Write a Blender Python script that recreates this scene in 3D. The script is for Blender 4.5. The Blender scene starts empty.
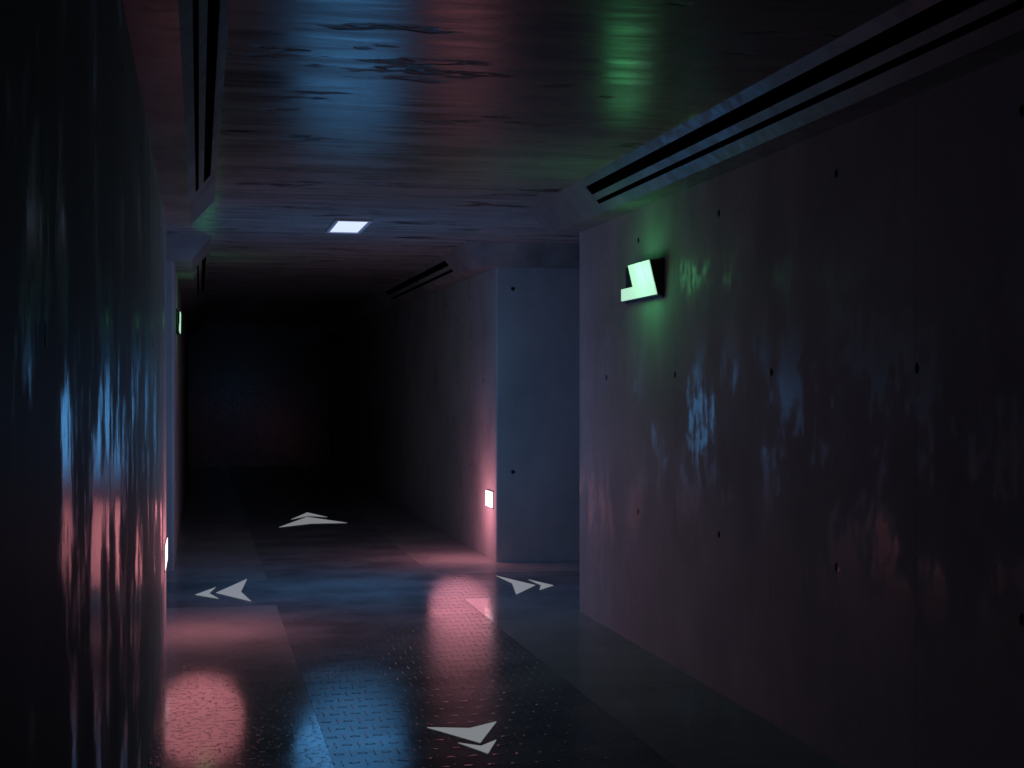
import bpy, bmesh, math
from mathutils import Vector, Matrix

# ------------------------------------------------------------------ camera, world, lights, exposure
C = bpy.context.scene.collection
SC = bpy.context.scene
H = 1.66                      # eye height in metres; lengths below are in eye heights, heights measured from the eye


def P(x, y, z):
    """eye-height units -> metres, floor at z = 0"""
    return Vector((x * H, y * H, (z + 1.0) * H))


cam = bpy.data.cameras.new('camera')
cam_o = bpy.data.objects.new('camera', cam)
C.objects.link(cam_o)
cam.lens = 50
cam.sensor_width = 36
cam.shift_y = 5 / 1024
cam.clip_start = 0.02
cam_o.location = (0, 0, H)
cam_o.rotation_euler = (math.radians(90), 0, math.radians(-12.41))
SC.camera = cam_o

world = bpy.data.worlds.new('world')
SC.world = world
world.use_nodes = True
world.node_tree.nodes['Background'].inputs[0].default_value = (0.01, 0.012, 0.018, 1)
world.node_tree.nodes['Background'].inputs[1].default_value = 0.2

SC.view_settings.view_transform = 'Standard'
SC.view_settings.look = 'None'
SC.view_settings.exposure = 0
SC.view_settings.gamma = 1
SC.view_settings.use_curve_mapping = False


def lamp(name, loc, colour, watts, radius):
    l = bpy.data.lights.new(name, 'POINT')
    l.color = colour
    l.energy = watts
    l.shadow_soft_size = radius
    o = bpy.data.objects.new(name, l)
    C.objects.link(o)
    o.location = loc
    return o


lamp('blue_light', P(.735, 7.10, -.16), (.115, .45, 1.0), 31.0, .46)
lamp('red_light', P(.005, 6.02, -.63), (1.0, .31, .37), 10.0, .30)
lamp('red_light', P(1.49, 8.2, -.69), (1.0, .33, .42), 12.5, .30)
lamp('green_light', P(1.555, 5.12, .42), (.14, 1.0, .34), 2.0, .09)
lamp('green_light', P(.035, 9.0, .42), (.12, 1.0, .25), 0.8, .10)

# ------------------------------------------------------------------ layout (eye-height units)
XL, XR = -.135, 1.671         # corridor walls
YN, YF = 6.19, 8.02           # near and far side of the crossing
ZC, ZW = .827, .702           # ceiling, lower edge of the cornice
CA, CB = .20, .098                   # how far the cornice reaches into the corridor
YB, YE = -3.0, 18.8           # ends of the corridor
SX0, SX1 = -6.0, 8.0          # ends of the cross passage

# ------------------------------------------------------------------ node helpers


class NT:
    def __init__(self, name):
        self.m = bpy.data.materials.new(name)
        self.m.use_nodes = True
        self.t = self.m.node_tree
        self.t.nodes.clear()
        self.out = self.t.nodes.new('ShaderNodeOutputMaterial')
        self.b = self.t.nodes.new('ShaderNodeBsdfPrincipled')
        self.t.links.new(self.b.outputs[0], self.out.inputs[0])

    def put(self, sock, v):
        if isinstance(v, bpy.types.NodeSocket):
            self.t.links.new(v, sock)
        else:
            sock.default_value = v

    def math(self, op, a, b=0.0, c=0.0, clamp=False):
        n = self.t.nodes.new('ShaderNodeMath')
        n.operation = op
        n.use_clamp = clamp
        self.put(n.inputs[0], a)
        self.put(n.inputs[1], b)
        self.put(n.inputs[2], c)
        return n.outputs[0]

    def xyz(self, x, y, z):
        n = self.t.nodes.new('ShaderNodeCombineXYZ')
        for i, v in enumerate((x, y, z)):
            self.put(n.inputs[i], v)
        return n.outputs[0]

    def sep(self, v):
        n = self.t.nodes.new('ShaderNodeSeparateXYZ')
        self.put(n.inputs[0], v)
        return n.outputs

    def geo(self):
        return self.t.nodes.new('ShaderNodeNewGeometry')

    def noise(self, vec, scale, detail=4, rough=.55):
        n = self.t.nodes.new('ShaderNodeTexNoise')
        self.put(n.inputs['Vector'], vec)
        n.inputs['Scale'].default_value = scale
        n.inputs['Detail'].default_value = detail
        n.inputs['Roughness'].default_value = rough
        return n.outputs[0]

    def ramp(self, v, a, b, lo=0.0, hi=1.0, smooth=False):
        n = self.t.nodes.new('ShaderNodeMapRange')
        if smooth:
            n.interpolation_type = 'SMOOTHSTEP'
        self.put(n.inputs[0], v)
        n.inputs[1].default_value = a
        n.inputs[2].default_value = b
        self.put(n.inputs[3], lo)
        self.put(n.inputs[4], hi)
        return n.outputs[0]

    def mix(self, f, a, b):
        n = self.t.nodes.new('ShaderNodeMix')
        n.data_type = 'RGBA'
        self.put(n.inputs[0], f)
        self.put(n.inputs[6], a)
        self.put(n.inputs[7], b)
        return n.outputs[2]

    def bump(self, h, strength, dist, normal=None):
        n = self.t.nodes.new('ShaderNodeBump')
        n.inputs['Strength'].default_value = strength
        n.inputs['Distance'].default_value = dist
        self.put(n.inputs['Height'], h)
        if normal is not None:
            self.put(n.inputs['Normal'], normal)
        return n.outputs[0]

    def done(self, col, rough, normal=None, metal=0.0, spec=.5):
        self.put(self.b.inputs['Base Color'], col)
        self.put(self.b.inputs['Roughness'], rough)
        self.put(self.b.inputs['Metallic'], metal)
        self.put(self.b.inputs['Specular IOR Level'], spec)
        if normal is not None:
            self.put(self.b.inputs['Normal'], normal)
        return self.m


SEED = 43.5


def wall_material():
    n = NT('cast_concrete')
    g = n.geo()
    px, py, pz = n.sep(g.outputs['Position'])
    nx, ny, nz = n.sep(g.outputs['Normal'])
    side = n.math('GREATER_THAN', n.math('ABSOLUTE', nx), .5)
    u = n.math('ADD', n.math('MULTIPLY', py, side), n.math('MULTIPLY', px, n.math('SUBTRACT', 1.0, side)))
    v = pz
    flat = n.xyz(n.math('ADD', u, SEED), v, side)
    us = n.math('ADD', u, SEED)
    streak = n.noise(n.xyz(n.math('MULTIPLY', us, 1.3), n.math('MULTIPLY', v, .6), side), 1.6, 8, .64)
    fine = n.noise(n.xyz(n.math('MULTIPLY', u, 3.0), v, side), 7.0, 6, .6)
    blot = n.noise(flat, 1.1, 5, .6)
    grain = n.noise(flat, 60.0, 3, .6)
    # formwork tie holes: staggered rows
    su, sv = .883 * H, 1.059 * H

    def holes(u0, v0):
        a = n.math('SUBTRACT', n.math('FRACT', n.math('ADD', n.math('DIVIDE', n.math('SUBTRACT', u, u0), su), .5)), .5)
        b = n.math('SUBTRACT', n.math('FRACT', n.math('ADD', n.math('DIVIDE', n.math('SUBTRACT', v, v0), sv), .5)), .5)
        a = n.math('MULTIPLY', a, su)
        b = n.math('MULTIPLY', b, sv)
        d = n.math('SQRT', n.math('ADD', n.math('MULTIPLY', a, a), n.math('MULTIPLY', b, b)))
        return n.ramp(d, .011, .024, 1.0, 0.0)
    hole = n.math('MAXIMUM', holes(5.305 * H, .521 * H), holes(5.747 * H, 1.05 * H))
    # faint vertical board joints
    ju = n.math('ABSOLUTE', n.math('SUBTRACT', n.math('FRACT', n.math('DIVIDE', n.math('SUBTRACT', u, .02 * H), .883 * H)), .5))
    seam = n.math('MULTIPLY', n.ramp(ju, .0, .006, 1.0, 0.0), n.ramp(fine, .35, .6, 0.0, 1.0))
    val = n.math('ADD', n.math('MULTIPLY', streak, .5), n.math('MULTIPLY', blot, .5))
    col = n.mix(n.ramp(val, .34, .66), (.36, .35, .35, 1), (.56, .545, .54, 1))
    col = n.mix(n.math('MULTIPLY', seam, .35), col, (.07, .07, .07, 1))
    col = n.mix(hole, col, (.004, .004, .004, 1))
    # smooth, damp patches between rough dry concrete
    damp = n.math('ADD', n.math('MULTIPLY', streak, .55), n.math('ADD', n.math('MULTIPLY', n.noise(flat, 2.3, 6, .62), .30), n.math('MULTIPLY', fine, .15)))
    damp = n.ramp(damp, .50, .585, 0.0, 1.0, True)
    rough = n.ramp(damp, 0.0, 1.0, .68, .23)
    nor = n.bump(streak, .06, .02)
    nor = n.bump(fine, .04, .01, nor)
    nor = n.bump(grain, .06, .004, nor)
    nor = n.bump(n.math('SUBTRACT', 1.0, hole), .8, .015, nor)
    return n.done(col, rough, nor, 0.0, n.ramp(damp, 0.0, 1.0, .03, .045))


def ceiling_material():
    n = NT('ceiling_concrete')
    px, py, pz = n.sep(n.geo().outputs['Position'])
    streak = n.noise(n.xyz(n.math('MULTIPLY', px, .7), n.math('MULTIPLY', py, 5.0), pz), 1.5, 7, .62)
    blot = n.noise(n.xyz(px, py, pz), 1.2, 5, .6)
    crack = n.ramp(n.noise(n.xyz(n.math('MULTIPLY', px, .9), n.math('MULTIPLY', py, 2.2), pz), 1.5, 6, .6), .60, .67, 0.0, 1.0)
    col = n.mix(n.ramp(n.math('ADD', n.math('MULTIPLY', streak, .6), n.math('MULTIPLY', blot, .4)), .32, .68), (.17, .168, .165, 1), (.36, .352, .345, 1))
    col = n.mix(n.math('MULTIPLY', crack, .8), col, (.012, .012, .012, 1))
    rough = n.ramp(streak, .35, .65, .20, .36)
    nor = n.bump(streak, .14, .02)
    nor = n.bump(n.math('SUBTRACT', 1.0, crack), .5, .02, nor)
    return n.done(col, rough, nor, 0.0, .03)


def trim_material():
    n = NT('cornice_concrete')
    p = n.geo().outputs['Position']
    blot = n.noise(p, 2.2, 5, .6)
    fine = n.noise(p, 14.0, 5, .6)
    col = n.mix(n.ramp(blot, .35, .65), (.19, .188, .185, 1), (.33, .325, .32, 1))
    return n.done(col, n.ramp(fine, .35, .65, .28, .45), n.bump(fine, .05, .01), 0.0, .06)


def slab_material():
    n = NT('wet_concrete_floor')
    p = n.geo().outputs['Position']
    big = n.noise(p, 1.3, 4, .55)
    fine = n.noise(p, 9.0, 5, .6)
    speck = n.noise(p, 30.0, 2, .5)
    col = n.mix(n.ramp(big, .35, .65), (.25, .245, .24, 1), (.42, .41, .404, 1))
    col = n.mix(n.ramp(fine, .35, .65), col, (.36, .345, .34, 1))
    rough = n.ramp(big, .40, .62, .10, .16)
    pit = n.ramp(speck, .57, .64, 0.0, 1.0, True)
    nor = n.bump(pit, .20, .006)
    return n.done(col, rough, nor, 0.0, .026)


def tread_material():
    n = NT('tread_plate')
    px, py, pz = n.sep(n.geo().outputs['Position'])
    gu, gv = n.math('DIVIDE', px, .054), n.math('DIVIDE', py, .160)
    fu, fv = n.math('FLOOR', gu), n.math('FLOOR', gv)
    par = n.math('ABSOLUTE', n.math('MODULO', n.math('ADD', fu, fv), 2.0))
    par = n.math('GREATER_THAN', par, .5)
    a = n.math('SUBTRACT', n.math('FRACT', gu), .5)
    b = n.math('SUBTRACT', n.math('FRACT', gv), .5)
    inv = n.math('SUBTRACT', 1.0, par)
    lo = n.math('ADD', n.math('MULTIPLY', a, par), n.math('MULTIPLY', b, inv))
    sh = n.math('ADD', n.math('MULTIPLY', b, par), n.math('MULTIPLY', a, inv))
    hl = n.math('ADD', .34, n.math('MULTIPLY', par, .13))
    hw = n.math('ADD', .085, n.math('MULTIPLY', par, .025))
    e = n.math('ADD', n.math('POWER', n.math('DIVIDE', n.math('ABSOLUTE', lo), hl), 2.0), n.math('POWER', n.math('DIVIDE', n.math('ABSOLUTE', sh), hw), 2.0))
    lug = n.ramp(e, .35, 1.0, 1.0, 0.0, True)
    p = n.xyz(px, py, pz)
    big = n.noise(p, 1.6, 4, .55)
    speck = n.noise(p, 30.0, 3, .55)
    col = n.mix(n.ramp(big, .35, .65), (.17, .175, .18, 1), (.29, .297, .305, 1))
    rough = n.ramp(big, .38, .62, .16, .22)
    nor = n.bump(lug, .8, .007)
    nor = n.bump(n.ramp(speck, .5, .7), .05, .005, nor)
    return n.done(col, rough, nor, 0.0, .018)


def plain(name, col, rough, metal=0.0, emit=None, strength=0.0):
    n = NT(name)
    p = n.geo().outputs['Position']
    f = n.noise(p, 40.0, 3, .5)
    c2 = tuple(min(1, x * 1.15 + .002) for x in col[:3]) + (1,)
    m = n.done(n.mix(f, tuple(col[:3]) + (1,), c2), n.ramp(f, .3, .7, max(.02, rough - .05), rough + .05), None, metal)
    if emit:
        n.b.inputs['Emission Color'].default_value = tuple(emit) + (1,)
        n.b.inputs['Emission Strength'].default_value = strength
    return m


M_WALL = wall_material()
M_CEIL = ceiling_material()
M_TRIM = trim_material()
M_SLAB = slab_material()
M_TREAD = tread_material()
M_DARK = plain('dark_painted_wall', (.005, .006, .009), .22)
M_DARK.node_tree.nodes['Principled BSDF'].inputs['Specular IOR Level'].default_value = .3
M_SLOT = plain('black_slot', (.0015, .0015, .0015), .95)
M_SLOT.node_tree.nodes['Principled BSDF'].inputs['Specular IOR Level'].default_value = 0.0
M_METAL = plain('dark_fixture_metal', (.03, .032, .033), .45, .6)
M_FRAME = plain('grey_fixture_frame', (.55, .57, .62), .5)
M_GREEN = plain('green_diffuser', (.5, .6, .5), .4, 0, (.44, .74, .53), 1.0)
M_WHITE = plain('cool_diffuser', (.7, .7, .75), .4, 0, (.66, .74, .90), 1.0)
M_PINK = plain('pink_diffuser', (.8, .7, .7), .4, 0, (1.0, .74, .78), 1.6)
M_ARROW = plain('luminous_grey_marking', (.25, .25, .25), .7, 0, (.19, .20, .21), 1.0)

# ------------------------------------------------------------------ mesh helpers


def link(name, bm, mat, parent=None):
    bmesh.ops.recalc_face_normals(bm, faces=bm.faces[:])
    me = bpy.data.meshes.new(name)
    bm.to_mesh(me)
    bm.free()
    me.materials.append(mat)
    o = bpy.data.objects.new(name, me)
    C.objects.link(o)
    if parent:
        o.parent = parent
    return o


def struct(name, bm, mat, label, cat):
    o = link(name, bm, mat)
    o['kind'] = 'structure'
    o['label'] = label
    o['category'] = cat
    return o


def thing(name, label, cat, loc, rz=0.0, group=None):
    o = bpy.data.objects.new(name, None)
    o.empty_display_size = .1
    C.objects.link(o)
    o.location = loc
    o.rotation_euler = (0, 0, rz)
    o['label'] = label
    o['category'] = cat
    if group:
        o['group'] = group
    return o


def box(bm, a, b, bevel=0.0, seg=2):
    r = bmesh.ops.create_cube(bm, size=1)
    vs = r['verts']
    for v in vs:
        v.co = Vector([(a[i] + b[i]) / 2 + v.co[i] * (b[i] - a[i]) for i in range(3)])
    if bevel:
        es = list({e for v in vs for e in v.link_edges})
        bmesh.ops.bevel(bm, geom=es, offset=bevel, segments=seg, affect='EDGES', profile=.5)


def prism(bm, pts, vec, bevel=0.0):
    """closed solid: polygon pts swept by vec"""
    n = len(pts)
    a = [bm.verts.new(p) for p in pts]
    b = [bm.verts.new(Vector(p) + Vector(vec)) for p in pts]
    bm.faces.new(a)
    bm.faces.new(b[::-1])
    for i in range(n):
        bm.faces.new((a[i], a[(i + 1) % n], b[(i + 1) % n], b[i]))
    if bevel:
        es = list({e for v in a + b for e in v.link_edges})
        bmesh.ops.bevel(bm, geom=es, offset=bevel, segments=2, affect='EDGES', profile=.5)


# ------------------------------------------------------------------ the setting: walls, floor, ceiling


def wall(name, a, b, label, mat=None):
    bm = bmesh.new()
    box(bm, P(a[0], a[1], -1.06), P(b[0], b[1], ZC + .05), .018)
    return struct(name, bm, mat or M_WALL, label, 'wall')


wall('wall_left', (SX0, YB - .2), (XL, YN), 'streaked dark concrete wall filling the left edge')
wall('wall_right', (XR, YB - .2), (SX1, YN), 'long pale concrete wall with green light on the right')
wall('wall_far_left', (SX0, YF), (XL, YE + .2), 'concrete wall behind the crossing on the left')
wall('wall_far_right', (XR, YF), (SX1, YE + .2), 'blue lit concrete wall behind the crossing on the right')
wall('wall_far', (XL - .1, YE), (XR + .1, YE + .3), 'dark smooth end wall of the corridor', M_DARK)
wall('wall_back', (XL - .1, YB - .3), (XR + .1, YB), 'wall at the near end of the corridor')
wall('wall_side_left', (SX0 - .3, YN - .1), (SX0, YF + .1), 'end wall of the left cross passage')
wall('wall_side_right', (SX1, YN - .1), (SX1 + .3, YF + .1), 'end wall of the right cross passage')

bm = bmesh.new()
box(bm, P(SX0 - .3, YB - .3, ZC), P(SX1 + .3, YE + .3, ZC + .12))
struct('ceiling', bm, M_CEIL, 'scuffed glossy dark concrete ceiling', 'ceiling')

# floor: a tread plate walkway crossing another, concrete slabs in the corners
XA, XB = .35, 1.23
YA, YBB = 6.67, 7.575
bm = bmesh.new()
box(bm, P(XA, YB - .1, -1.05), P(XB, YA, -1.0))
box(bm, P(XA, YBB, -1.05), P(XB, YE + .1, -1.0))
box(bm, P(SX0, YA + .002, -1.05), P(SX1, YBB - .002, -1.0))
struct('floor', bm, M_TREAD, 'dark diamond tread plate walkways crossing at the junction', 'floor')
g = .0008
for nm, a, b, lab in (
        ('floor_near_left', (SX0, YB - .1), (XA - g, YA - g), 'wet concrete floor strip along the left wall, pink reflection on it'),
        ('floor_near_right', (XB + g, YB - .1), (SX1, YA - g), 'dark concrete floor strip along the right wall'),
        ('floor_far_left', (SX0, YBB + g), (XA - g, YE + .1), 'concrete floor slab beyond the crossing on the left'),
        ('floor_far_right', (XB + g, YBB + g), (SX1, YE + .1), 'pink lit concrete floor slab beyond the crossing on the right')):
    bm = bmesh.new()
    box(bm, P(a[0], a[1], -1.05), P(b[0], b[1], -1.0 + .0006))
    struct(nm, bm, M_SLAB, lab, 'floor')


# ------------------------------------------------------------------ cornices that wrap the four corners
T_SLOTS = ((.22, .47), (.64, .755))
DEPTH = .009                  # how deep the slots are cut


def sect(t, d=0.0):
    """point on the sloping face: offset from the wall, height; d = depth behind the face"""
    w, z = CA + (CB - CA) * t, ZC + (ZW - ZC) * t
    L = math.hypot(CA - CB, ZC - ZW)
    nw, nz = (ZC - ZW) / L, -(CA - CB) / L
    return (w - nw * d, z - nz * d)


FULL = [sect(0), sect(1), (-.02, ZW), (-.02, ZC + .02), (CA, ZC + .02)]
CUT = [sect(0)]
for t0, t1 in T_SLOTS:
    CUT += [sect(t0), sect(t0, DEPTH), sect(t1, DEPTH), sect(t1)]
CUT += [sect(1), (-.02, ZW), (-.02, ZC + .02), (CA, ZC + .02)]


def loft(bm, rings):
    vs = [[bm.verts.new(p) for p in r] for r in rings]
    n = len(vs[0])
    bm.faces.new(vs[0])
    bm.faces.new(vs[-1][::-1])
    for a, b in zip(vs, vs[1:]):
        for i in range(n):
            bm.faces.new((a[i], a[(i + 1) % n], b[(i + 1) % n], b[i]))


def cornice(name, xw, sx, yw, sy, yend, s0, s1, xend, label):
    """xw/yw: wall faces; sx/sy: direction out of the wall; slots from s0 to s1 along y"""
    def ring(sec, y):
        return [P(xw + sx * w, y, z) for w, z in sec]
    lo, hi = (s0, s1) if sy > 0 else (s1, s0)   # ordered from the far end towards the corner
    bm = bmesh.new()
    loft(bm, [ring(FULL, yend), ring(FULL, lo)])
    loft(bm, [ring(CUT, lo), ring(CUT, hi)])
    loft(bm, [ring(FULL, hi), [P(xw + sx * w, yw + sy * w, z) for w, z in FULL],
              [P(xend, yw + sy * w, z) for w, z in FULL]])
    o = struct(name, bm, M_TRIM, label, 'cornice')
    for t0, t1 in T_SLOTS:
        b2 = bmesh.new()
        poly = [sect(t0 + .002, .0015), sect(t1 - .002, .0015), sect(t1 - .002, DEPTH + .002), sect(t0 + .002, DEPTH + .002)]
        loft(b2, [ring(poly, lo), ring(poly, hi)])
        link('slot', b2, M_SLOT, o)
    return o


cornice('trim_1', XR, -1, YN, 1, YB, 1.0, 5.43, SX1, 'sloping concrete cornice with two black slots above right wall')
cornice('trim_2', XL, 1, YN, 1, YB, 1.0, 5.43, SX0, 'sloping concrete cornice with two black slots above left wall')
cornice('trim_3', XR, -1, YF, -1, YE, 8.73, 11.65, SX1, 'concrete cornice with two short black slots beyond the crossing at right')
cornice('trim_4', XL, 1, YF, -1, YE, 8.73, 11.65, SX0, 'concrete cornice beyond the crossing at left')

# ------------------------------------------------------------------ lamps
# ceiling panel in the crossing
t = thing('ceiling_light', 'white rectangular ceiling light panel in a grey frame above the crossing', 'light', P(.735, 7.18, ZC))
w, l = .073 * H, .26 * H
bm = bmesh.new()
fw = .028
for a, b in (((-w - fw, -l - fw, -.022), (-w, l + fw, .01)), ((w, -l - fw, -.022), (w + fw, l + fw, .01)),
             ((-w, -l - fw, -.022), (w, -l, .01)), ((-w, l, -.022), (w, l + fw, .01))):
    box(bm, a, b, .003)
link('frame', bm, M_FRAME, t)
bm = bmesh.new()
box(bm, (-w, -l, -.012), (w, l, .005))
link('diffuser', bm, M_WHITE, t)


def wall_sign(label, loc, rz, d_top, d_foot):
    """origin on the wall surface; local +x out of the wall, y along it (0 = the plain end), z up"""
    t = thing('wall_light', label, 'light', loc, rz, 'green L shaped wall lights')
    top, bot = .476 - .345, 0.0
    hh = (top - bot) * H
    d0, d1 = d_top * H, d_foot * H      # reach at the top and at the bottom

    def q(y, s, back=0.0):                           # s 0 = top, 1 = bottom
        return Vector((d0 + (d1 - d0) * s - back, y * H, hh * (1 - s)))
    outline = [(0, 0), (.272, 0), (.272, .62), (.415, .62), (.45, 1), (0, 1)]
    bm = bmesh.new()
    box(bm, (0, -.002 * H, -.012), (.012, .462 * H, hh + .012), .003)
    link('back_plate', bm, M_METAL, t)
    bm = bmesh.new()
    n = len(outline)
    fr = [bm.verts.new(q(y, s, .008)) for y, s in outline]
    bk = [bm.verts.new(Vector((.010, y * H, hh * (1 - s)))) for y, s in outline]
    bm.faces.new(fr)
    bm.faces.new(bk[::-1])
    for i in range(n):
        bm.faces.new((fr[i], fr[(i + 1) % n], bk[(i + 1) % n], bk[i]))
    link('housing', bm, M_METAL, t)
    # diffuser of three upright slats over a full-width foot bar
    bm = bmesh.new()
    c = q(0, .5) - q(0, .5, .008)
    for k in range(3):
        y0, y1 = .004 + k * .0885, .004 + (k + 1) * .0885 - .009
        prism(bm, [q(y0, .01, .008), q(y1, .01, .008), q(y1, .63, .008), q(y0, .63, .008)], c, .0015)
    prism(bm, [q(.002, .63, .008), q(.413, .63, .008), q(.447, .97, .008), q(.002, .97, .008)], c, .0015)
    link('diffuser', bm, M_GREEN, t)
    return t


s1 = wall_sign('glowing green L shaped light tilted out from the right wall', P(XR, 4.99, .345), 0, .060, .029)
# the right wall faces -x: mirror the meshes so that y still runs away from the camera
for ch in s1.children:
    for v in ch.data.vertices:
        v.co.x = -v.co.x
    ch.data.flip_normals()
s2 = wall_sign('thin green light seen edge on at the left wall beyond the crossing', P(XL, 9.22, .345), 0, .024, .022)
for ch in s2.children:
    for v in ch.data.vertices:
        v.co.y = -v.co.y
    ch.data.flip_normals()


def foot_light(label, loc, sx, reach, half):
    t = thing('wall_light', label, 'light', loc, 0, 'pink foot lights at the corners')
    hw, hh = half * H, .046 * H
    bm = bmesh.new()
    box(bm, (min(0, sx * .006), -hw - .010, -hh - .010), (max(0, sx * .006), hw + .010, hh + .010), .002)
    link('housing', bm, M_METAL, t)
    bm = bmesh.new()
    a, b = sorted((sx * .004, sx * reach))
    box(bm, (a, -hw, -hh), (b, hw, hh), .003)
    link('diffuser', bm, M_PINK, t)
    return t


foot_light('glowing pink foot light on the corner of the left wall', P(XL, 5.98, -.672), 1, .010, .195)
foot_light('small pink foot light beside the blue lit wall beyond the crossing', P(XR, 8.18, -.645), -1, .022, .088)

# ------------------------------------------------------------------ floor arrows
TH = .212


def ground(px, py):
    """pixel on the photograph -> floor position in metres"""
    zc = 1422.2 / (py - 389.0)
    xc = (px - 512.0) / 1422.2 * zc
    c, s = math.cos(math.radians(12.41)), math.sin(math.radians(12.41))
    return Vector(((xc * c + zc * s) * H, (zc * c - xc * s) * H, .0015))


def floor_arrow(label, big, small):
    pb, ps = [ground(*p) for p in big], [ground(*p) for p in small]
    o = sum(pb, Vector()) / len(pb)
    o.z = 0
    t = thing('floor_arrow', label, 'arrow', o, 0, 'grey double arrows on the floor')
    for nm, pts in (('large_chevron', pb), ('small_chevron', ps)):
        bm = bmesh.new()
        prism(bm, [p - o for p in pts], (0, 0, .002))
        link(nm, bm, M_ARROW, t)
    return t


floor_arrow('grey double arrow on tread plate in the foreground pointing at the viewer',
            [(427, 727.8), (469.6, 728.6), (496.4, 722), (480.2, 743.2)], [(458, 743.2), (481, 746.4), (496.4, 740.2), (488, 753.8)])
floor_arrow('grey double arrow pointing ahead into the dark corridor',
            [(278.9, 527.4), (311.6, 523.6), (347.3, 523), (307.2, 517)], [(291, 519.6), (308, 516), (327.3, 517.2), (307.2, 512.6)])
floor_arrow('grey double arrow pointing right at the pink lit slab corner',
            [(495.7, 575.8), (512, 583.4), (516.2, 594.6), (535.3, 585.4)], [(528, 579.6), (541, 585.4), (539.4, 590.2), (553.6, 585.6)])
floor_arrow('grey double arrow pointing left beside the left wall corner',
            [(247, 579.2), (240.9, 592), (251.3, 601.6), (216, 593)], [(215.8, 587.4), (209.2, 593.5), (218.9, 598.9), (195, 595)])
